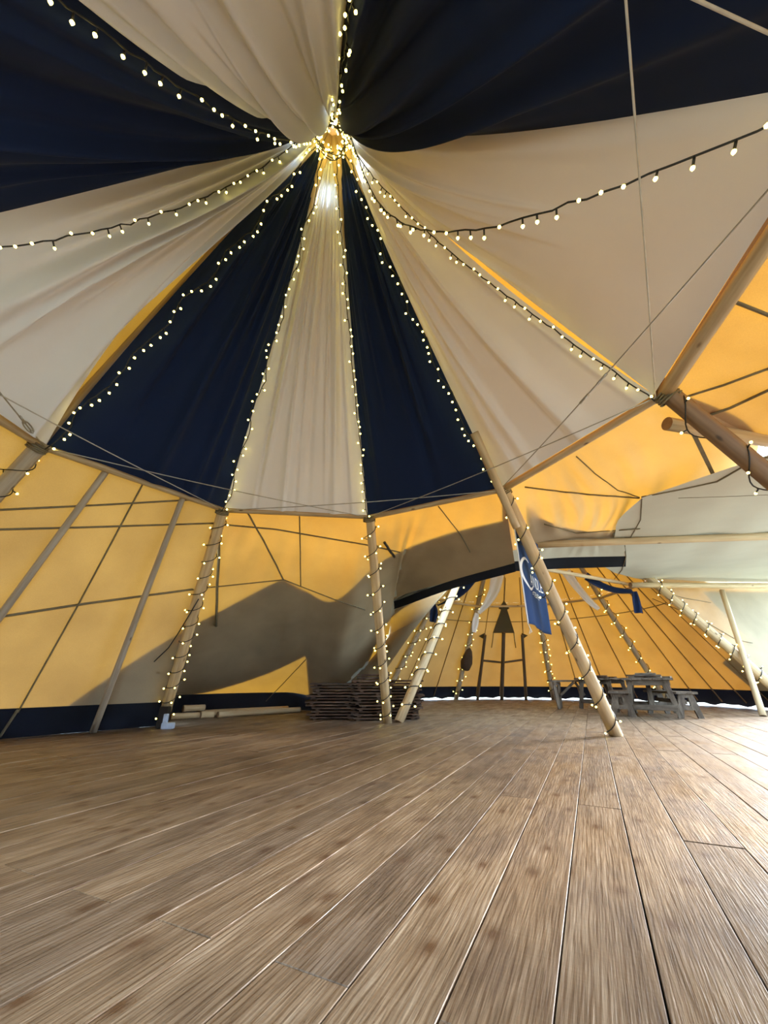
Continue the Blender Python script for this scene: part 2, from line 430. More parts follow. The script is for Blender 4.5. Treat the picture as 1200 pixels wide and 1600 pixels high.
def rail_pt(a, b, f, out=0.10, z=2.86): return pole_at(a, z, out).lerp(pole_at(b, z, out), f)
rw = random.Random(9)
def wrinkle(amp, fu, seed, pw=1.0):
    r_ = random.Random(seed); ks = [(r_.uniform(.6, 1.4) * fu, r_.uniform(-4, 4), r_.uniform(0, 6), r_.uniform(.4, 1)) for _ in range(5)]
    def d(u, v):
        e = math.sin(PI * u) ** .3 * math.sin(PI * min(1, max(0, v))) ** pw if 0 < u < 1 else 0
        return amp * e * sum(a * math.sin(2 * PI * k * (u + 0.05 * math.sin(3 * v + p)) + q * v + p) for k, q, p, a in ks) / 2.5
    return d
# linking canvas between the two tipis, poles A to C
topAC = [rail_pt('A', 'B', f) for f in (0, .25, .5, .75)] + [rail_pt('B', 'C', f) for f in (0, .25, .5, .75, 1)]
botAC = [(-3.62, 6.98, .36), (-3.98, 8.0, .36), (-3.25, 9.3, .36), (-2.2, 9.9, .36), (-1.05, 9.55, .36), (.06, 9.65, 1.5), (.12, 8.3, 2.08), (1.1, 6.95, 2.21), (2.0, 5.95, 2.28)]
wall_link = skin('wall_back', loft([topAC, botAC], 64, 22, wrinkle(.03, 14, 3)), M_CANVAS, label='tan canvas stretched between the two tipis behind the middle poles')
def off_hem(ps, dz, out=.1): return [(p[0], p[1] + out, p[2] + dz) for p in ps]
skin('hem', loft([botAC[:5], off_hem(botAC[:5], -.44, .04)], 40, 4), M_SOD, wall_link)
eu = [(-.45, 8.75, 1.98)] + botAC[6:]
skin('hem', loft([eu, [(-.5, 8.8, 1.95), (.12, 8.55, 1.97), (1.18, 7.22, 2.13), (2.1, 6.25, 2.22)]], 40, 4), M_SOD, wall_link)
# canvas from pole C to D, drooping over the long spar
topCD = [rail_pt('C', 'D', f) for f in (0, .25, .5, .75, 1)]
midCD = [(1.66, 5.2, 2.60), (2.35, 4.9, 2.63), (2.75, 4.5, 2.65), (3.0, 4.1, 2.68), (3.5, 3.2, 2.69)]
sparCD = [(1.88, 5.8, 2.42), (2.75, 5.70, 2.57), (3.2, 5.67, 2.57), (3.55, 5.63, 2.60), (4.6, 5.3, 2.66)]
edgeCD = [(1.93, 6.12, 2.34), (2.8, 6.3, 2.46), (3.4, 6.3, 2.48), (3.95, 6.3, 2.49), (5.0, 6.3, 2.62)]
hemCD = [(1.98, 6.42, 2.26), (2.9, 6.7, 2.38), (3.5, 6.7, 2.40), (4.15, 6.7, 2.42), (5.3, 6.7, 2.66)]
awning = skin('awning', loft([topCD, midCD, sparCD], 48, 30, wrinkle(.05, 8, 5)), M_CREAM, label='cream and gold canvas sheet swooping between pole and long spar on the right', cat='canvas')
awning['kind'] = 'structure'
sparCD[4] = (3.95, 5.55, 2.66)
skin('valance', loft([sparCD[:4], edgeCD[:4]], 40, 6, wrinkle(.015, 12, 8)), M_GREY, awning)
skin('hem', loft([edgeCD[:4], hemCD[:4]], 40, 4), M_SOD, awning)
botDF = [(3.5, 3.2, 2.69), (3.55, 2.2, 2.60), (3.4, 1.2, 2.5), (3.15, 0.1, 2.45)]
outDF = [(4.9, 3.2, 2.62), (4.35, 2.0, 2.42), (4.2, .9, 2.35), (3.9, -.3, 2.3)]
side = skin('side_canvas', loft([[rail_pt('D', 'F', f) for f in (0, .33, .67, 1)], botDF, outDF], 40, 24, wrinkle(.03, 7, 6)), M_CANVAS, label='golden canvas flap lifted outward at the right edge', cat='canvas')
side['kind'] = 'structure'
skin('unseen_light_block', loft([outDF, [(x + .25, y, .02) for x, y, z in outDF]], 24, 8), M_CANVAS, side)  # out-of-frame canvas added to keep daylight off the front floor
skin('unseen_light_block', loft([[pole_at('F', 2.9, .1).lerp(pole_at('G', 2.9, .1), f) for f in (0, .5, 1)], [pole_at('F', .02, .1).lerp(pole_at('G', .02, .1), f) for f in (0, .5, 1)]], 16, 10), M_CANVAS, side)  # second unseen sheet, added to block side light near the camera
# grey canopy between the tents on the right
r0 = [(2.91, 4.10, 2.53), (3.5, 3.17, 2.53), (3.85, 2.6, 2.5), (4.1, 2.2, 2.46)]
r1 = [(3.40, 5.62, 2.56), (4.5, 5.5, 2.56), (5.5, 5.4, 2.56), (6.3, 5.3, 2.56)]
r2 = [(4.75, 8.1, 2.66), (6.7, 9.9, 2.91), (8.6, 10.1, 2.93), (10.4, 10.15, 2.93)]
canopy = skin('canopy', loft([r0, [(3.05, 4.85, 2.55), (4.0, 4.4, 2.55), (4.8, 4.0, 2.52), (5.2, 3.7, 2.5)], r1, [(3.85, 6.9, 2.56), (5.5, 7.5, 2.66), (7.0, 7.6, 2.70), (8.2, 7.7, 2.70)], r2], 40, 30, wrinkle(.012, 4, 12)), M_GREY, label='pale grey canvas canopy linking the tipis above the long spar', cat='canvas')
canopy['kind'] = 'structure'
# far tipi
def cone2(a0, a1, z0, z1, nu, nv, out=.12):
    return [[p2_at(a0 + (a1 - a0) * i / nu, z0 + (z1 - z0) * j / nv, out) for i in range(nu + 1)] for j in range(nv + 1)]
ceil2 = skin('ceiling', cone2(-180, 180, 2.9, 6.6, 60, 10), M_SHADED, label='tan canvas cone of the far tipi')
wall_far = skin('wall_far', cone2(-117, 104, 2.9, .40, 70, 12), M_SHADED, label='dimmed tan canvas wall of the far tipi with thin radial seams')
hemG = cone2(-117, 104, .40, .05, 150, 3)
for i in range(151): hemG[-1][i].z += .03 * math.sin(i * 1.3) * math.sin(i * .37)
skin('hem', hemG, M_SOD, wall_far)
az_ = [(-117, .4), (-121, 1.5), (-126, 2.1), (-131, 2.5)]
skin('front_flap', [[p2_at(a, 2.9 + (zb_ - 2.9) * j / 6, .12) for a, zb_ in az_] for j in range(7)], M_SHADED, wall_far)
skin('gusset', loft([[(-1.05, 9.6, .36), (.06, 9.7, 1.5), (.0, 8.4, 2.10), (.3, 8.15, 2.3)], [p2_at(-116, .4, .12), p2_at(-120, 1.5, .12), p2_at(-125, 2.1, .12), p2_at(-130, 2.5, .12)]], 24, 6), M_CANVAS, wall_far)
wt = [(6.47, 9.62, 3.1), (8.5, 10.22, 3.1), (11.0, 10.4, 3.1)]
wb = [tuple(p2_at(104, .4, .12)), (10.4, 9.85, .4), (12.4, 10.6, .4)]
wall_right = skin('wall_right', loft([wt, wb], 24, 12, wrinkle(.02, 6, 21)), M_CANVAS, label='tan canvas wall running right from the far tipi')
skin('hem', loft([wb, [(x + .1, y - .1, .08) for x, y, z in wb]], 20, 3), M_SOD, wall_right)

def bvh():
    vs, fs = [], []
    for v, f in SK:
        b = len(vs); vs += v; fs += [tuple(b + i for i in q) for q in f]
    return BVHTree.FromPolygons(vs, fs)
BV = bvh()
def hit(px, py, off=0.0):
    for ex, ey in ((0, 0), (3, 4), (-3, -4), (0, 8), (0, -8)):
        d = ray(px + ex, py + ey).normalized(); h = BV.ray_cast(EYE, d)
        if h[0] is not None: break
    if h[0] is None: return None
    n = h[1]; n = n if n.dot(d) > 0 else -n          # outward, away from the viewer
    return h[0] + n * off
def patch(name, top, bot, nu, nv, off, mat, parent):
    """canvas layer lying on a skin: two outline curves found on the skin, lofted over it"""
    G = []
    for j in range(nv + 1):
        row = []
        for i in range(nu + 1):
            a = cat1([(x, y, 0) for x, y in top], i / nu); b = cat1([(x, y, 0) for x, y in bot], i / nu)
            q = a.lerp(b, j / nv); h = hit(q.x, q.y, off)
            row.append(h if h is not None else (row[-1].copy() if row else None))
        G.append(row)
    for r in G:
        if r[0] is None: r[0] = next(p for p in r if p is not None)
        for i in range(1, len(r)):
            if r[i] is None: r[i] = r[i - 1].copy()
    return link(name, grid_mesh(name, G), mat, parent)
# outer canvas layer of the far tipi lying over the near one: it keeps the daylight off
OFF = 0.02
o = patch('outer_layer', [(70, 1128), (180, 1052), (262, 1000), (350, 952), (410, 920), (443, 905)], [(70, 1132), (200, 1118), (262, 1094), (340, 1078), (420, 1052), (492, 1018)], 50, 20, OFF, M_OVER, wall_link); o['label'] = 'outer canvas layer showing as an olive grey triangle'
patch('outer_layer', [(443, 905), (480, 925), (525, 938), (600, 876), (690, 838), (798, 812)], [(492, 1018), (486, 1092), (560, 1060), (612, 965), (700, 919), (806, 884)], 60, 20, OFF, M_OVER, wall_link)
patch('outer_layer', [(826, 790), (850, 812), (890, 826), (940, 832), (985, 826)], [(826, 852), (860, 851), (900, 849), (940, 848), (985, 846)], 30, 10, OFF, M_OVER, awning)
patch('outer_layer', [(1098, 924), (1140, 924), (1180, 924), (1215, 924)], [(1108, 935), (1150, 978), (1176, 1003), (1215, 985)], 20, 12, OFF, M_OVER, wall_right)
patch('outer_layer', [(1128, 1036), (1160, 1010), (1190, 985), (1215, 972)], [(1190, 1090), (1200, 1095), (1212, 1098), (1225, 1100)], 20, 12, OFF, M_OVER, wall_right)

# straps and seams lying on the inside of the skins
def strap(pts, parent, w=0.012, off=-0.012, name='seam_strap', mat=None, n=10):
    path = []
    for a, b in zip(pts, pts[1:]):
        for k in range(n):
            f = k / n; h = hit(a[0] + (b[0] - a[0]) * f, a[1] + (b[1] - a[1]) * f, off)
            if h is not None: path.append(h)
    h = hit(*pts[-1], off)
    if h is not None: path.append(h)
    if len(path) > 1: return tube(name, path, w, mat or M_STRAP, parent, 5)
strap([(-20, 797), (150, 789), (345, 778)], wall_left); strap([(-20, 827), (140, 823), (335, 817)], wall_left)
strap([(-20, 966), (130, 943), (318, 918)], wall_left, .015)
strap([(226, 750), (120, 948), (28, 1112)], wall_left, .010); strap([(28, 1108), (0, 1150)], wall_left, .016)
strap([(338, 818), (430, 826), (570, 850), (625, 862)], wall_link); strap([(318, 918), (443, 905)], wall_link, .010)
strap([(468, 798), (470, 916)], wall_link, .010); strap([(384, 795), (415, 850), (443, 905)], wall_link, .013)
strap([(685, 790), (720, 835), (735, 862)], wall_link, .008)
strap([(478, 1030), (415, 1096)], wall_link, .009)
strap([(443, 905), (520, 935), (570, 952)], wall_link, .010)
strap([(342, 842), (337, 976)], wall_link, .022, -.03)
strap([(600, 845), (615, 868)], wall_link, .022, -.03, mat=M_BLACK)
strap([(900, 712), (925, 735), (965, 765), (1000, 776)], awning, .007); strap([(820, 760), (900, 770), (1000, 777)], awning, .010)
strap([(1003, 776), (1060, 765), (1120, 752), (1200, 706)], canopy, .010, -.004)
strap([(1060, 778), (1130, 776), (1200, 773)], canopy, .003, -.002)
strap([(850, 818), (900, 832), (1000, 825)], awning, .009)
strap([(1003, 776), (1001, 812), (985, 840), (976, 848)], canopy, .006, -.004)
strap([(976, 852), (978, 870), (972, 890), (960, 905)], canopy, .008, -.004)
strap([(1130, 462), (1200, 490), (1300, 530)], side, .012); strap([(1060, 622), (1130, 600), (1200, 574), (1310, 530)], side, .010); strap([(1094, 652), (1140, 636), (1200, 608), (1320, 555)], side, .012)
for a in (-82, -74, -66, -44, -36, -27, -8, 2, 13, 33, 43, 53, 73, 81, 89, 98):
    tube('seam_strap', [p2_at(a, z, .09) for z in (3.6, 2.6, 1.6, .8, .12)], .016 if a % 2 else .011, M_SEAM, wall_far, 5)
for z in (2.35,):
    tube('seam_strap', [p2_at(a, z, .09) for a in range(-100, 103, 6)], .012, M_STRAP, wall_far, 5)
strap([(1030, 925), (1070, 935), (1110, 942)], wall_right, .008); strap([(1020, 935), (1090, 965), (1150, 1000), (1175, 1005)], wall_right, .008)

# ------------------------------------------------------------------ poles of the near tipi
PL = {'H': 'pine tent pole just out of frame on the left, rising behind the ivory drape',
      'E': 'slanting pine pole at the left edge under the corner of the navy drape',
      'A': 'light-wrapped pine pole standing by the small plug box on the left',
      'B': 'light-wrapped pine pole in the middle, in front of the stacked tabletops',
      'C': 'thick pine pole with spiralling lights and the blue banner beside it',
      'D': 'pole tinted dark brown as if backlit, slanting down to the right edge',
      'F': 'pine tent pole out of frame on the right behind the ivory drape',
      'G': 'pine tent pole behind the viewer under the navy drape', 'I': 'pine tent pole behind the viewer on the left'}
for q, k in enumerate(ORD):
    a = 2 * PI * q / 9
    foot = pole_at(k, 0.0)
    d = (AP - foot); side_off = Vector((d.y, -d.x, 0)).normalized() * .06
    top = AP - Vector((d.x, d.y, 0)).normalized() * .10 + Vector((0, 0, -.05))
    pole = log('tent_pole', foot, top, .078 if k != 'B' else .070, .055, {'D': M_BACKLIT_POLE}.get(k, M_POLE2 if k in 'HE' else M_POLE), .015, label=PL[k], cat='pole', group='main poles of the near tipi')
    zl = (pole_at(k, 2.74) - foot).length
    tube('lashing', [(math.cos(t) * .082, math.sin(t) * .082, zl - .06 + .0035 * t) for t in [i * .4 for i in range(64)]], .009, M_STRAP, pole, 5)
RL = {('H', 'E'): 'horizontal rail along the lower edge of the left ivory drape', ('E', 'A'): 'horizontal rail under the wide left navy drape',
      ('A', 'B'): 'horizontal rail under the central ivory drape', ('B', 'C'): 'horizontal rail under the right navy drape',
      ('C', 'D'): 'rail under the warm ivory drape between pole with banner and brown pole', ('D', 'F'): 'rail rising to the right edge above the golden flap',
      ('F', 'G'): 'rail overhead on the right behind the viewer', ('G', 'I'): 'rail overhead behind the viewer', ('I', 'H'): 'rail overhead on the left behind the viewer'}
for a, b in zip(ORD, ring[1:]):
    pa, pb = pole_at(a, 2.76, .02), pole_at(b, 2.76, .02); e = (pb - pa).normalized()
    log('rail', pa + e * .02, pb - e * .02, .042 if (a, b) != ('D', 'F') else .058, .036, M_POLE, .01, label=RL[(a, b)], cat='rail', group='rails of the near tipi')
# thin side poles on the left wall
def side_pole(pt, pb, r, label, zt=None):
    a, b = hit(*pt, -.05), hit(*pb, -.05)
    b = a + (b - a) * (a.z / (a.z - b.z))
    log('side_pole', b, a, r, r * .85, M_POLE2, .01, label=label, cat='pole', group='thin poles leaning on the left wall')
side_pole((170, 726), (-30, 1000), .040, 'thin pole leaning on the left wall, running off the left edge')
a = hit(288, 765, -.05); b = at_z(145, 1145, 0.0)
log('side_pole', b, a, .042, .034, M_POLE2, .01, label='thin pole leaning on the left wall down to the floor', cat='pole', group='thin poles leaning on the left wall')
tag(tube('slack_cord', [pole_at('A', 1.66, -.09), hit(278, 985, -.05), hit(262, 1010, -.04), hit(240, 1032, -.03)], .008, M_WIRE), 'slack black cord hanging off the left light-wrapped pole', 'cord')
# short pole lashed beside pole C
pt = at_y(741, 676, 3.72); pb = at_y(807, 824, 4.27)
stub = log('lashed_pole', pb, pt, .042, .047, M_POLE, .0, label='short pale pole end lashed beside the pole with the banner', cat='pole')
# spars on the right
sp2a, sp2b = at_z(838, 851, 2.5), at_z(1215, 838, 2.5)
log('spar', sp2a, sp2a + (sp2b - sp2a) * 1.7, .052, .058, M_POLE, .01, label='long horizontal spar crossing under the grey canopy', cat='spar', group='horizontal spars on the right')
sp3a, sp3b = at_y(985, 914, 9.25), at_y(1215, 915, 9.75)
log('spar', sp3a, sp3a + (sp3b - sp3a) * 1.4, .065, .065, M_POLE, .01, label='horizontal spar at the lower edge of the grey canopy', cat='spar', group='horizontal spars on the right')
s0, s1 = at_y(1042, 662, 2.95), at_y(1205, 690, 3.15)
log('spar', s0, s0 + (s1 - s0) * 2.4, .058, .058, M_POLE, .008, label='round-ended spar lashed behind the brown pole', cat='spar', group='horizontal spars on the right')
p0 = at_y(1189, 1108, 8.35); p1 = at_y(1128, 923, 9.56); d = (p0 - p1)
p0 = p1 + d * ((p1.z - .0) / -d.z)
log('prop', p0, p1, .055, .052, M_POLE, .0, label='slim pale prop standing under the spar on the far right', cat='pole')

# ------------------------------------------------------------------ far tipi poles and rails
A2 = [-131, -93, -55, -17, 23, 63, 109]
L2 = ['pale pole of the far tipi leaning right from beside the middle pole', 'far tipi pole rising behind the stacked tabletops', 'far tipi pole with navy cloth tied back',
      'far tipi pole with a brown sack tied to it', 'far tipi pole directly behind the banner', 'far tipi pole sloping down behind the tables', 'thick light-wrapped pole sloping down to the far right']
for a, lb in zip(A2, L2):
    f, t = p2_at(a, 0), p2_at(a, 6.2)
    log('tent_pole', f, t, .075 if a != 109 else .10, .055 if a != 109 else .075, M_POLE if a in (-131, 109) else M_POLE2, .015, label=lb, cat='pole', group='poles of the far tipi')
RL2 = ['far left rail of the far tipi', 'second rail of the far tipi behind the navy tassel', 'back rail of the far tipi left of the arrow-shaped door patch', 'back rail of the far tipi behind the banner',
       'rail of the far tipi rising to the right of the banner', 'rail of the far tipi meeting the thick sloping pole']
for a, b, lb in zip(A2, A2[1:], RL2):
    log('rail', p2_at(a, 2.76, -.09), p2_at(b, 2.76, -.09), .036, .032, M_POLE, .01, label=lb, cat='rail', group='rails of the far tipi')
log('rail', at_z(846, 888, 2.82), at_z(1000, 916, 2.82), .045, .042, M_POLE, .0, label='pale front rail of the far tipi running right from the banner pole', cat='rail', group='rails of the far tipi')
# ------------------------------------------------------------------ drapes
def inward(u_pt):
    d = u_pt - AP; h = Vector((d.x, d.y, 0)).normalized(); s = d.normalized()
    n = s.cross(Vector((0, 0, 1))).cross(s); n = n.normalized()
    if n.dot(h) > 0: n = -n
    return n
ES = {'H': .10, 'E': .10, 'A': .09, 'B': .09, 'C': .09, 'D': .18, 'F': .26, 'G': .12, 'I': .34}   # sag of the seam at each pole
def drape(a, b, mat, label, nf, amp, sag, pa, pb, seed, grp):
    rd = random.Random(seed)
    na, nb = pole_at(a, ZR - .05, -.075), pole_at(b, ZR - .05, -.075)
    ha = Vector((NODE[a][0] - AP.x, NODE[a][1] - AP.y, 0)).normalized(); hb = Vector((NODE[b][0] - AP.x, NODE[b][1] - AP.y, 0)).normalized()
    hub = Vector((AP.x, AP.y, 6.60))
    ks = []
    for k in range(nf):
        ks.append(((k + rd.uniform(.2, .8)) / nf, rd.uniform(.16, .5) / nf, rd.uniform(.35, 1.0) * rd.choice((1, 1, -.7)), rd.uniform(-.08, .08), rd.uniform(.7, 1.35), rd.uniform(.5, 1.6)))
    for k in range(nf):
        ks.append((rd.random(), rd.uniform(.10, .25) / nf, rd.uniform(.2, .5), rd.uniform(-.04, .04), rd.uniform(.4, .8), rd.uniform(.5, 1.6)))
    ng = pole_at(a, ZR).lerp(pole_at(b, ZR), .5); n_in = inward(ng)
    NU, NV = 150, 70; G = []
    for j in range(NV + 1):
        v = (j / NV); row = []
        for i in range(NU + 1):
            u0 = i / NU
            w = math.sin(PI * v ** .75)
            u = u0 + (pa * (1 - u0) - pb * u0) * w
            pr = na.lerp(nb, u)
            if v > .97: pr = pr
            ph = hub + (ha.lerp(hb, u)).normalized() * .17
            p = ph.lerp(pr, v)
            es = ES[a] * (1 - u0) + ES[b] * u0
            s = (es + sag * math.sin(PI * u0)) * math.sin(PI * v ** .85)
            f = 0
            for uk, wk, am, dr, ve, sk in ks:
                x = (u0 - uk - dr * (v - .3)) / wk
                if abs(x) > 4: continue
                x = x * (sk if x > 0 else 1 / sk)
                e = math.exp(-x * x)
                f += am * e * max(0, 1 - (v / ve) ** 2) ** .8
            f *= 3.3 * amp * v ** .55 * min(1, 9 * u0 * (1 - u0))
            f += .004 * v * math.sin(u0 * 61 + 2 * math.sin(9 * u0)) * (1 - v)
            row.append(p + n_in * (s + f))
        G.append(row)
    # hem turned under the rail
    o = link('drape', grid_mesh('drape', G), mat)
    return tag(o, label, 'drape', grp)
g1 = 'drapes lining the near tipi'
drape('I', 'H', M_NAVY, 'broad navy drape sweeping across the upper left', 6, .11, .08, .04, .03, 23, g1)
drape('H', 'E', M_IVORY, 'ivory drape on the left below the broad navy one', 7, .11, .10, .0, .30, 2, g1)
drape('E', 'A', M_NAVY, 'navy drape left of centre with lights along both edges', 9, .045, .03, -.045, -.02, 3, g1)
drape('A', 'B', M_IVORY, 'narrow pleated ivory drape hanging in the centre', 13, .05, .02, -.01, .02, 4, g1)
drape('B', 'C', M_NAVY, 'navy drape right of centre between pleated ivory drapes', 9, .045, .03, -.02, -.012, 5, g1)
drape('C', 'D', M_IVORY, 'warm ivory drape on the right above the banner pole', 8, .045, .05, -.012, .07, 6, g1)
drape('D', 'F', M_IVORY, 'wide ivory drape at the far right below the dark navy one', 6, .045, .12, .06, .05, 7, g1)
drape('F', 'G', M_NAVY, 'large navy drape filling the upper right corner', 7, .12, .12, .02, .0, 8, g1)
drape('G', 'I', M_IVORY, 'ivory drape at the top centre running up out of the picture', 10, .11, .12, .0, .02, 9, g1)
# loose cloth ends in the far tipi
def ribbon(name, pts, widths, mat, label, dirv=(1, 0, 0), group='loose cloth ends in the far tipi', puff=.04):
    G = []; dv = Vector(dirv).normalized(); nn = 40; m = 16
    for j in range(nn + 1):
        f = j / nn; c = cat1(pts, f); w = cat1([(x, 0, 0) for x in widths], f).x
        t = (cat1(pts, min(1, f + .02)) - cat1(pts, max(0, f - .02))).normalized()
        dd = (dv - t * dv.dot(t)).normalized(); nn_ = t.cross(dd)
        G.append([c + dd * w * (i / m - .5) + nn_ * puff * math.sin(i / m * 9 + f * 2) * min(1, w * 3) for i in range(m + 1)])
    return tag(link(name, grid_mesh(name, G), mat), label, 'drape', group)
def P(x, y, d): return at_y(x, y, d)
ribbon('loose_drape', [P(738, 900, 11.2), P(722, 920, 11.2), P(700, 938, 11.2), P(684, 946, 11.3)], [.36, .34, .26, .14], M_NAVY, 'navy cloth tied back at the left of the far tipi', (1, .2, .4))
ribbon('cloth_tassel', [P(678, 944, 11.2), P(678, 956, 11.2), P(676, 972, 11.2)], [.10, .22, .18], M_NAVY, 'short navy cloth tail hanging left of the far sack pole')
ribbon('loose_drape', [P(777, 897, 12.2), P(772, 922, 12.3), P(760, 944, 12.4), P(748, 958, 12.5)], [.42, .34, .24, .14], M_IVORY, 'grey ivory cloth tied back above the far sack pole', (1, 0, .2))
ribbon('cloth_tassel', [P(745, 958, 12.4), P(743, 972, 12.4), P(741, 988, 12.4)], [.12, .2, .12], M_IVORY, 'pale cloth tail hanging from the back rail')
ribbon('loose_drape', [P(884, 893, 11.0), P(900, 915, 11.1), P(920, 938, 11.2), P(936, 952, 11.3)], [.26, .24, .2, .12], M_IVORY, 'pale cloth tied back to the right of the banner', (1, 0, .2))
ribbon('loose_drape', [P(915, 900, 9.6), P(938, 914, 9.6), P(962, 922, 9.6), P(988, 924, 9.6)], [.26, .24, .2, .14], M_NAVY, 'navy cloth swag beneath the front rail on the right', (0, .3, 1))
ribbon('cloth_tassel', [P(991, 924, 9.4), P(994, 938, 9.4), P(998, 958, 9.4)], [.12, .2, .24], M_NAVY, 'navy cloth tail hanging beside the thick sloping pole')

# ------------------------------------------------------------------ arrow-shaped door patch and posts on the far wall
def far_wall_pt(px, py, out=.03):
    d = ray(px, py).normalized(); h = BV.ray_cast(EYE + d * 9.0, d)
    p = h[0] if h[0] is not None else EYE + d * 15
    return p - d * out
def flat_patch(name, poly, parent, mat, label=None):
    pts = [far_wall_pt(x, y, .05) for x, y in poly]
    n = len(pts); back = [p + Vector((0, .015, 0)) for p in pts]
    fs = [tuple(range(n)), tuple(reversed(range(n, 2 * n)))] + [(i, (i + 1) % n, n + (i + 1) % n, n + i) for i in range(n)]
    o = link(name, mesh(name, pts + back, fs, False), mat, parent)
    if label: o['label'] = label
    return o
door = empty('door_flap'); tag(door, 'dark arrow-shaped door patch with posts on the far tipi wall', 'door flap')
M_PATCH = cloth('brown_olive_patch', (0.11, 0.085, 0.045), (0.1, 0.07, 0.03), 0.03, 160)
flat_patch('arrow_patch', [(787.5, 938), (796, 951), (792.5, 952.5), (804, 989), (770, 989), (783, 952.5), (779, 951)], door, M_PATCH)
flat_patch('post_flag', [(748, 994), (757, 989), (760, 996), (755, 998)], door, M_PATCH); flat_patch('post_flag', [(815, 989), (825, 993), (819, 997), (815, 995)], door, M_PATCH)
for (xa, ya), (xb, yb), r in (((758, 992), (746, 1094), .045), ((787, 988), (784, 1096), .055), ((816, 992), (822, 1095), .045), ((754, 1032), (783, 1035), .032), ((788, 1035), (816, 1031), .032)):
    log('post' if abs(xa - xb) < 20 else 'crossbar', far_wall_pt(xb, yb, .12), far_wall_pt(xa, ya, .12), r, r, M_BACKLIT_POST, parent=door)
tube('tie_cord', [far_wall_pt(x, y, .06) for x, y in ((787.5, 938), (788, 920), (788, 893))], .012, M_STRAP, door)
for s in (-1, 1): tube('tie_cord', [far_wall_pt(787 + s * 16, 989, .06), far_wall_pt(787 + s * 17, 1000, .06), far_wall_pt(787 + s * 19, 1012, .06)], .014, M_STRAP, door)
# brown sack on far pole
vs, fs = [], []
c = p2_at(-17, 1.25, -.14); ax = (p2_at(-17, 1.7) - p2_at(-17, .9)).normalized()
tube_into(vs, fs, [c - ax * .42, c - ax * .36, c - ax * .15, c + ax * .08, c + ax * .28, c + ax * .36], [.03, .15, .19, .15, .09, .03], 12)
tag(link('sack', mesh('sack', vs, fs), M_BAG), 'brown sack tied to a far tipi pole', 'sack')

# ------------------------------------------------------------------ tension cables between every second pole
def cable(a, b, label, mat=M_STEEL, r=.0055, buckle=None, za=2.72, zb=2.72):
    pa, pb = pole_at(a, za, -.09), pole_at(b, zb, -.09); d = pb - pa
    path = [pa + d * (k / 12) - Vector((0, 0, .03 * math.sin(PI * k / 12))) for k in range(13)]
    o = tube('tension_cable', path, r, mat); tag(o, label, 'cable', 'tension cables of the near tipi')
    if buckle is not None:
        c = pa + d * buckle - Vector((0, 0, .03 * math.sin(PI * buckle))); e = d.normalized(); x = e.orthogonal().normalized()
        vs, fs = [], []
        ringp = [c + e * (.10 * math.cos(t)) + x * (.022 * math.sin(t)) for t in [2 * PI * k / 24 for k in range(25)]]
        tube_into(vs, fs, ringp, .006, 6); tube_into(vs, fs, [c - e * .17, c - e * .06], .010, 8); tube_into(vs, fs, [c + e * .06, c + e * .17], .010, 8)
        link('turnbuckle', mesh('turnbuckle', vs, fs), M_STEEL, o)
cable('H', 'A', 'thin steel cable crossing the navy drape left of centre'); cable('E', 'B', 'thin cable under the left navy and central ivory drapes')
cable('A', 'C', 'thin cable level across the bottom of the central drapes'); cable('B', 'D', 'thin cable from the middle pole to the brown pole')
cable('C', 'F', 'steel cable with a turnbuckle slanting down from the right edge', buckle=.52); cable('D', 'G', 'thin pale rope running up from the brown pole', M_ROPE, .0045)
cable('F', 'I', 'white rope crossing the upper right corner', M_ROPE, .0055); cable('E', 'I', 'short cable with turnbuckle at the left edge above the slanting pole', buckle=.10)
st0 = pole_at('D', 2.76, .10); st1 = at_z(1119, 751, 2.56)
tag(beam('webbing_strap', st0, st1, .035, .004, M_STRAP, None), 'grey webbing strap from the brown pole to the canopy edge', 'strap')

# ------------------------------------------------------------------ fairy lights
def bulb_mesh():
    vs, fs = [], []
    prof = [(-.9, .25), (-.45, .85), (.1, 1.0), (.65, .72), (1.25, .0)]
    seg = 6
    for z, r in prof[:-1]:
        for s in range(seg): vs.append(Vector((math.cos(2 * PI * s / seg) * r, math.sin(2 * PI * s / seg) * r, z)))
    vs.append(Vector((0, 0, prof[-1][0])))
    for k in range(3):
        for s in range(seg):
            s2 = (s + 1) % seg; fs.append((k * seg + s, k * seg + s2, (k + 1) * seg + s2, (k + 1) * seg + s))
    for s in range(seg): fs.append((3 * seg + s, 3 * seg + (s + 1) % seg, 4 * seg))
    fs.append(tuple(reversed(range(seg))))
    m = mesh('bulb', vs, fs); m.materials.append(M_BULB); return m
BULB = bulb_mesh()
def light_string(paths, label, spacing, br, group, seed, wire=.0055, stem=.035, away=None):
    """paths: list of (points, stem direction function)"""
    rd = random.Random(seed); vs, fs = [], []; spots = []
    for pts, sdir, spc in paths:
        tube_into(vs, fs, pts, wire, 5)
        acc = rd.uniform(.2, .8) * (spc or spacing)
        for a, b in zip(pts, pts[1:]):
            L = (b - a).length
            while acc < L:
                p = a.lerp(b, acc / L); dv = sdir(p, rd); q = p + dv * stem * rd.uniform(.7, 1.2)
                tube_into(vs, fs, [p, q], wire * 1.1, 4); spots.append((q, dv)); acc += (spc or spacing) * rd.uniform(.7, 1.3)
            acc -= L
    o = tag(link('fairy_light_string', mesh('fairy_light_string', vs, fs), M_WIRE), label, 'fairy lights', group)
    for q, dv in spots:
        b = link('bulb', BULB, None, o)
        b.matrix_basis = Matrix.Translation(q + dv * br * .8) @ dv.to_track_quat('Z', 'Y').to_matrix().to_4x4() @ Matrix.Scale(br, 4)
    return o
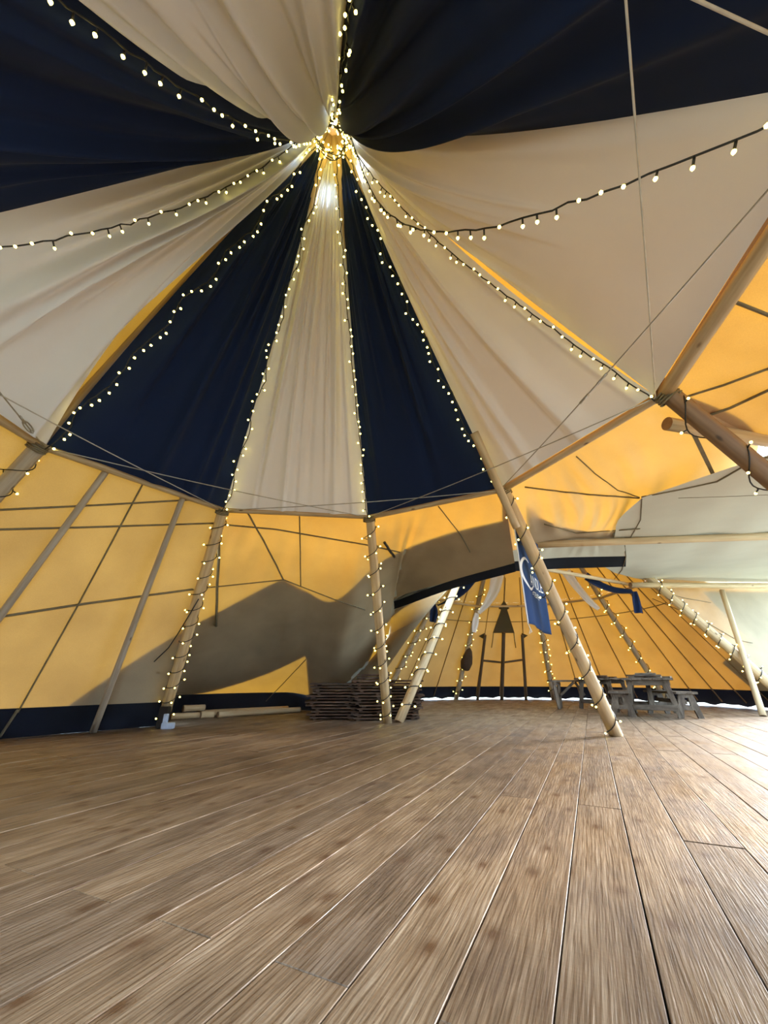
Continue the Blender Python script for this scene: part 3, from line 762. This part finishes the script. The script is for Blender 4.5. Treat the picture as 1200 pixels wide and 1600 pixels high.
def spiral(p_top, p_bot, r, turns, ph=0.0):
    ax = (p_bot - p_top); t = ax.normalized(); x = t.orthogonal().normalized(); y = t.cross(x); n = max(12, int(turns * 16))
    pts = [p_top + ax * (k / n) + (x * math.cos(ph + 2 * PI * turns * k / n) + y * math.sin(ph + 2 * PI * turns * k / n)) * r for k in range(n + 1)]
    def sd(p, rd):
        c = p_top + t * (p - p_top).dot(t); o_ = (p - c).normalized()
        return (o_ + t * rd.uniform(-.5, .5)).normalized()
    return pts, sd
LS = {'H': (.42, 'light string swagging over the left ivory drape'), 'E': (.15, 'light string along the left edge of the navy drape and down the slanting pole'),
      'A': (.15, 'light string down the left edge of the central ivory drape and round its pole'), 'B': (.15, 'light string down the right edge of the central ivory drape and round the middle pole'),
      'C': (.15, 'light string along the right navy drape and spiralling down the banner pole'), 'D': (.27, 'light string along the gap between the two right ivory drapes to the brown pole'),
      'F': (.92, 'light string hanging in a deep swag over the right ivory drape'), 'G': (.22, 'light string going straight up from the apex past the top ivory drape'),
      'I': (.52, 'light string across the broad navy drape in the upper left')}
hub = Vector((AP.x, AP.y, 6.56))
for q, k in enumerate(ORD):
    sag, lb = LS[k]; rd = random.Random(50 + q)
    n_in = inward(pole_at(k, ZR)); end = pole_at(k, 2.70, -.10); dh = Vector((NODE[k][0] - AP.x, NODE[k][1] - AP.y, 0)).normalized()
    st = hub + dh * .14; pts = []
    sidev = Vector((dh.y, -dh.x, 0))
    for j in range(61):
        f = j / 60
        pts.append(st.lerp(end, f) + n_in * (sag * math.sin(PI * f ** {'F': 1.25, 'H': 1.1}.get(k, .8)) + .015) + sidev * rd.uniform(-.012, .012) + Vector((0, 0, rd.uniform(-.008, .008))) + sidev * (.03 * math.sin(f * 40 + q) if k in 'EAC' else 0))
    def sd(p, r_, sv=sidev, n=n_in): return (sv * r_.choice((-1, 1)) * r_.uniform(.4, 1.0) + n * r_.uniform(.2, .8) + Vector((0, 0, -.5))).normalized()
    # bundle of slack round the apex
    loopp = [hub + Vector((.16 * math.cos(t * 2.1 + q * .7), .16 * math.sin(t * 2.1 + q * .7), -.12 + .16 * math.sin(t * 1.3 + q))) for t in [i * .2 for i in range(22)]]
    paths = [(pts, sd, None), (loopp, lambda p, r_: Vector((r_.uniform(-1, 1), r_.uniform(-1, 1), r_.uniform(-1, .3))).normalized(), .11)]
    if k in 'EABCD':
        zb = {'E': 1.9, 'A': .08, 'B': .02, 'C': .08, 'D': 1.2}[k]
        s_, d_ = spiral(pole_at(k, 2.66), pole_at(k, zb), .084, {'E': 3, 'A': 13, 'B': 11, 'C': 8.5, 'D': 3.2}[k], q)
        paths.append((s_, d_, {'A': .145, 'B': .13, 'C': .15, 'E': .16, 'D': .2}[k]))
    light_string(paths, lb, .105 if k not in 'FHIG' else .125, .011 if k not in 'EABC' else .0125, 'fairy light strings of the near tipi', 70 + q)
LS2 = ['light string spiralling up the pale far pole beside the middle pole', 'light string on the far pole behind the stacked tabletops', 'light string on the far pole with navy cloth',
       'light string on the far pole with the sack', 'light string on the far pole behind the banner', 'light string on the far pole running down behind the tables', 'light string spiralling along the thick sloping pole on the right']
for a, lb in zip(A2, LS2):
    zt = {-131: 2.6, 109: 2.75, 63: 3.2, -17: 3.3, -55: 3.2, -93: 3.0}.get(a, 2.7)
    s_, d_ = spiral(p2_at(a, zt), p2_at(a, .15 if a != -93 else .5), .09 if a != 109 else .11, 9 if a not in (109,) else 11, a)
    light_string([(s_, d_, None)], lb, .16, .0165, 'fairy light strings of the far tipi', 200 + a, .008, .04)

# ------------------------------------------------------------------ banner
bl = at_y(802, 820, 4.60); bl.z += .0
XL, YL = 1.592, 4.60; XR, YR = 2.10, 5.22
def ban(u, v):
    """u 0..1 left to right, v 0..1 top to bottom"""
    zt = 2.385 - .04 * u; zb = 1.215 - .06 * u
    x, y = XL + (XR - XL) * u, YL + (YR - YL) * u
    nrm = Vector((YR - YL, -(XR - XL), 0)).normalized()
    return Vector((x, y, zt + (zb - zt) * v)) + nrm * (.03 * math.sin(u * 5.5 + .6) * (.3 + .7 * v) + .012 * math.sin(u * 13) * v)
banner = link('banner', grid_mesh('banner', [[ban(i / 30, j / 30) for i in range(31)] for j in range(31)]), M_BLUE)
tag(banner, 'blue cloth banner with white lettering hanging beside the thick pole', 'banner')
sm = banner.modifiers.new('thick', 'SOLIDIFY'); sm.thickness = .003
tube('white_edge', [ban(0, j / 20) for j in range(21)], .008, M_PRINT, banner)
tube('cord', [ban(0, 1), ban(0, 1) + Vector((.01, 0, -.04)), ban(0, 1) + Vector((.03, 0, -.09)), ban(0, 1) + Vector((.0, 0, -.11)), ban(0, 1) + Vector((.015, 0, -.06))], .006, M_ROPE, banner)
tube('cord', [ban(0, 0), at_y(802, 812, 4.40)], .006, M_ROPE, banner)
NB = Vector((YR - YL, -(XR - XL), 0)).normalized()
def on_banner(name, txt, u0, v0, size, shear=0.0, widen=1.0):
    cu = bpy.data.curves.new(name, 'FONT'); cu.body = txt; cu.size = 1.0
    ob = bpy.data.objects.new(name, cu); COL.objects.link(ob)
    dg = bpy.context.evaluated_depsgraph_get(); me = bpy.data.meshes.new_from_object(ob.evaluated_get(dg))
    COL.objects.unlink(ob); bpy.data.objects.remove(ob)
    for v in me.vertices:
        u = u0 + v.co.x * size * widen / .80; w = v0 - (v.co.y) * size / 1.17 + shear * v.co.x
        v.co = ban(u, w) + NB * .006
    me.materials.clear(); o = link(name, me, M_PRINT, banner); return o
def arc_on(name, cu, cv, ru, rv, a0, a1, w0, w1):
    vs, fs = [], []; n = 24
    for k in range(n + 1):
        f = k / n; a = math.radians(a0 + (a1 - a0) * f); w = (w0 + (w1 - w0) * f) * math.sin(PI * (.08 + .88 * f)) ** .5
        for s in (1 + w, 1 - w): vs.append(ban(cu + ru * s * math.cos(a), cv - rv * s * math.sin(a)) + NB * .006)
    for k in range(n): fs.append((2 * k, 2 * k + 1, 2 * k + 3, 2 * k + 2))
    return link(name, mesh(name, vs, fs), M_PRINT, banner)
arc_on('printed_letter', .27, .47, .26, .155, 62, 318, .10, .13)
on_banner('lettering', 'ANDLE', .36, .575, .21, .0, .70)
on_banner('lettering', '=TENTS', .38, .68, .095, .0, .85)

# ------------------------------------------------------------------ tables and benches
def copy_tree(o, parent=None):
    c = o.copy(); COL.objects.link(c); c.parent = parent
    for ch in list(o.children): copy_tree(ch, c)
    return c
def make_table(L, Wd, Ht):
    t = empty('trestle_table')
    nb = 5
    for k in range(nb):
        y = (k - (nb - 1) / 2) * Wd / nb
        o = box('top_board', (0, y, Ht - .02), (L + random.uniform(-.02, .02), Wd / nb - .006, .04), M_OLD, t)
    for sx in (-1, 1):
        x = sx * (L / 2 - .14)
        beam('top_rail', (x, -Wd / 2 + .06, Ht - .085), (x, Wd / 2 - .06, Ht - .085), .045, .09, M_OLD, t)
        for sy in (-1, 1): beam('leg', (x, sy * (Wd / 2 - .02), 0), (x, sy * (Wd / 2 - .13), Ht - .05), .085, .05, M_OLD, t, (1, 0, 0))
        beam('foot_rail', (x - .03, -Wd / 2 + .04, .16), (x - .03, Wd / 2 - .04, .16), .04, .09, M_OLD, t)
        beam('brace', (x, 0, .18), (sx * .12, 0, Ht - .06), .08, .04, M_OLD, t)
    return t
def place(o, loc, az, **kw):
    o.location = loc; o.rotation_euler = (0, 0, PI / 2 - math.radians(az)); return tag(o, **kw)
tb = make_table(1.7, .82, .66)
c = at_z(1024, 1121, 0); dv = Vector((math.sin(math.radians(31)), math.cos(math.radians(31)), 0))
T1P = c + dv * .72
place(tb, T1P, 31, label='rough grey wooden table with splayed legs, nearest of the far group', cat='table', group='tables in the far tipi')
tb2 = copy_tree(tb); c2 = at_z(963, 1108, 0)
place(tb2, c2 + Vector((.05, .5, 0)), 40, label='dark table further back, left of the nearest grey table', cat='table', group='tables in the far tipi')
def make_bench(L):
    t = empty('bench'); Ht = .43
    for y in (-.09, .09): box('seat_board', (0, y, Ht - .02), (L, .175, .04), M_OLD, t)
    for sx in (-1, 1):
        x = sx * (L / 2 - .08)
        me_v = [(-.12, Ht - .04), (.12, Ht - .04), (.21, 0), (.12, 0), (.085, .13), (-.085, .13), (-.12, 0), (-.21, 0)]
        # end board with a cut-out foot and a hand slot, made from strips so the slot stays open
        vs, fs = [], []
        def prism(poly):
            b = len(vs); n = len(poly)
            for xx in (-.02, .02):
                for (yy, zz) in poly: vs.append(Vector((x + xx, yy, zz)))
            fs.append(tuple(b + i for i in reversed(range(n)))); fs.append(tuple(b + n + i for i in range(n)))
            for i in range(n): fs.append((b + i, b + (i + 1) % n, b + n + (i + 1) % n, b + n + i))
        prism([(-.21, 0), (-.12, 0), (-.085, .13), (-.045, .20), (-.03, .33), (-.03, Ht - .04), (-.12, Ht - .04)])
        prism([(.21, 0), (.12, Ht - .04), (.03, Ht - .04), (.03, .33), (.045, .20), (.085, .13), (.12, 0)])
        prism([(-.085, .13), (.085, .13), (.045, .20), (-.045, .20)]); prism([(-.03, .33), (.03, .33), (.03, Ht - .04), (-.03, Ht - .04)])
        link('end_board', mesh('end_board', vs, fs, False), M_OLD, t)
    beam('stretcher', (-L / 2 + .1, 0, .26), (L / 2 - .1, 0, .26), .03, .07, M_OLD, t)
    return t
be = make_bench(1.3)
place(be, at_z(975, 1120, 0) + dv * .55, 31, label='low wooden bench on the left of the nearest grey table', cat='bench', group='benches in the far tipi')
be2 = copy_tree(be)
place(be2, at_z(1084, 1123, 0) + Vector((.06, .6, 0)), 8, label='low wooden bench on the right of the nearest grey table', cat='bench', group='benches in the far tipi')
# loose boards lying on the tables
k = 0
lbl = [' of the short loose boards piled on the nearest grey table', ' of the short loose boards on the dark table further back']
for ti, (P0, az, Ht) in enumerate(((T1P, 31, .66), (c2 + Vector((.05, .5, 0)), 40, .66))):
    q = Matrix.Rotation(PI / 2 - math.radians(az), 3, 'Z')
    for bi, (x, y, lz, L, w, ra) in enumerate(((-.45, .02, 0, .55, .12, 80), (-.3, -.12, 0, .6, .10, 70), (-.52, -.02, 1, .45, .12, 95), (-.35, .1, 1, .5, .1, 60), (-.48, .0, 2, .34, .1, 85))[: 5 if ti == 0 else 4]):
        p = P0 + q @ Vector((x, y, Ht + .0145 + .029 * lz))
        tag(box('loose_board', p, (L, w, .028), M_STACK if ti else M_OLD, None, q @ Matrix.Rotation(math.radians(ra), 3, 'Z')), ['lower left', 'lower right', 'middle left', 'middle right', 'topmost'][bi] + lbl[ti], 'board', 'loose boards on ' + ('the nearest grey table' if ti == 0 else 'the dark far table'))
# high trestle frame left of the tables
tf = empty('folding_table', (0, 0, 0)); tag(tf, 'slim dark trestle frame standing left of the thick banner pole foot', 'trestle')
yb = 10.4
def TP(x, y, d=yb): return at_y(x, y, d)
gz = TP(866, 1103); zt = TP(866, 1064).z
xa, xb = TP(856, 1064).x, TP(934, 1064).x
beam('top_beam', (xa, yb, zt), (xb, yb + .1, zt), .10, .04, M_OLD, tf)
for x0 in (TP(867, 1100).x, TP(926, 1100).x):
    for dy, dx in ((-.2, 0), (.25, .22)): beam('leg', (x0 + dx * 1.1, yb + dy * 1.1, 0), (x0 + dx, yb + dy * .6, zt - .02), .07, .045, M_OLD, tf, (0, 1, 0))
    beam('top_rail', (x0 - .03, yb - .16, zt - .06), (x0 + .26, yb + .2, zt - .06), .05, .07, M_OLD, tf)
beam('brace', (TP(880, 1094).x, yb + .1, .28), (TP(899, 1066).x, yb + .1, zt - .03), .05, .04, M_OLD, tf, (0, 1, 0))
beam('brace', (TP(918, 1094).x, yb + .1, .28), (TP(901, 1066).x, yb + .1, zt - .03), .05, .04, M_OLD, tf, (0, 1, 0))

# ------------------------------------------------------------------ stacked tabletops behind the middle pole
sr = random.Random(31)
def slab(name, L, D, th):
    vs, fs = [], []
    for q in range(3): box_into(vs, fs, (0, (q - 1) * D / 3, th * .3), (L + sr.uniform(-.05, .05), D / 3 - .008, th * .6), None, .003)
    return mesh(name, vs, fs, False)
ORDN = ['first', 'second', 'third', 'fourth', 'fifth', 'sixth', 'seventh', 'eighth', 'ninth', 'tenth', 'eleventh', 'twelfth', 'thirteenth', 'fourteenth', 'fifteenth']
def stack(x0, y0, n, L, D, az, lab, grp, th=.045, jit=.08):
    z = 0.002
    sl = [slab('tabletop', L, D, th) for _ in range(3)]
    for m in sl: m.materials.append(M_STACK)
    bv, bf = [], []; box_into(bv, bf, (0, 0, 0), (.06, D * .96, th * .42), None, .002); bm_ = mesh('batten', bv, bf, False); bm_.materials.append(M_STACK)
    for k in range(n):
        o = link('stacked_tabletop', sl[k % 3])
        o.location = (x0 + sr.uniform(-jit, jit), y0 + sr.uniform(-jit, jit) * .6, z + th * .4)
        o.rotation_euler = (0, 0, math.radians(az + sr.uniform(-2.5, 2.5)))
        for sx in (-1, 1):
            b = link('batten', bm_, None, o); b.location = (sx * L * .36, 0, -th * .19)
        tag(o, (ORDN[k] + ' dark tabletop from the floor in ' + lab) if k < n - 1 else 'topmost dark tabletop of ' + lab, 'tabletop', grp); z += th + .003
stack(-.92, 7.95, 12, .84, .7, 4, 'the low stack left of the middle pole', 'tabletops in the left stack')
stack(-.24, 7.85, 15, .52, .75, 2, 'the tall stack behind the middle pole', 'tabletops in the tall stack')
stack(.36, 8.0, 13, .62, .7, -3, 'the stack right of the middle pole', 'tabletops in the right stack', .045, .07)

# ------------------------------------------------------------------ logs by the left wall, plug box
for a, b, z, r, lab in (((-3.55, 7.85), (-3.27, 8.1), .158, .056, 'short round log lying on top by the left wall'), ((-3.62, 7.6), (-3.24, 7.93), .052, .05, 'short log on the floor beside the plug box'),
                       ((-3.22, 7.85), (-3.05, 8.0), .058, .056, 'stubby pale log in the middle of the log row'), ((-2.98, 8.02), (-1.75, 9.25), .052, .05, 'long pale log lying along the wall on the floor'),
                       ((-3.4, 8.2), (-2.05, 9.45), .057, .055, 'long pale log lying behind the others against the hem')):
    log('log', (*a, z), (*b, z), r, r * .95, M_POLE, .0, label=lab, cat='log', group='logs by the left wall')
pl = empty('plug_box', at_z(256, 1139, 0)); tag(pl, 'small black and pale blue plug box at the foot of the left pole', 'plug box')
box('transformer', (-.06, .06, .14), (.12, .10, .28), M_BLACK, pl, bev=.01); box('socket', (.05, 0, .04), (.15, .09, .08), M_PLUG, pl, bev=.008)
box('adapter', (.0, .0, .13), (.05, .05, .12), M_PLUG, pl, bev=.006)
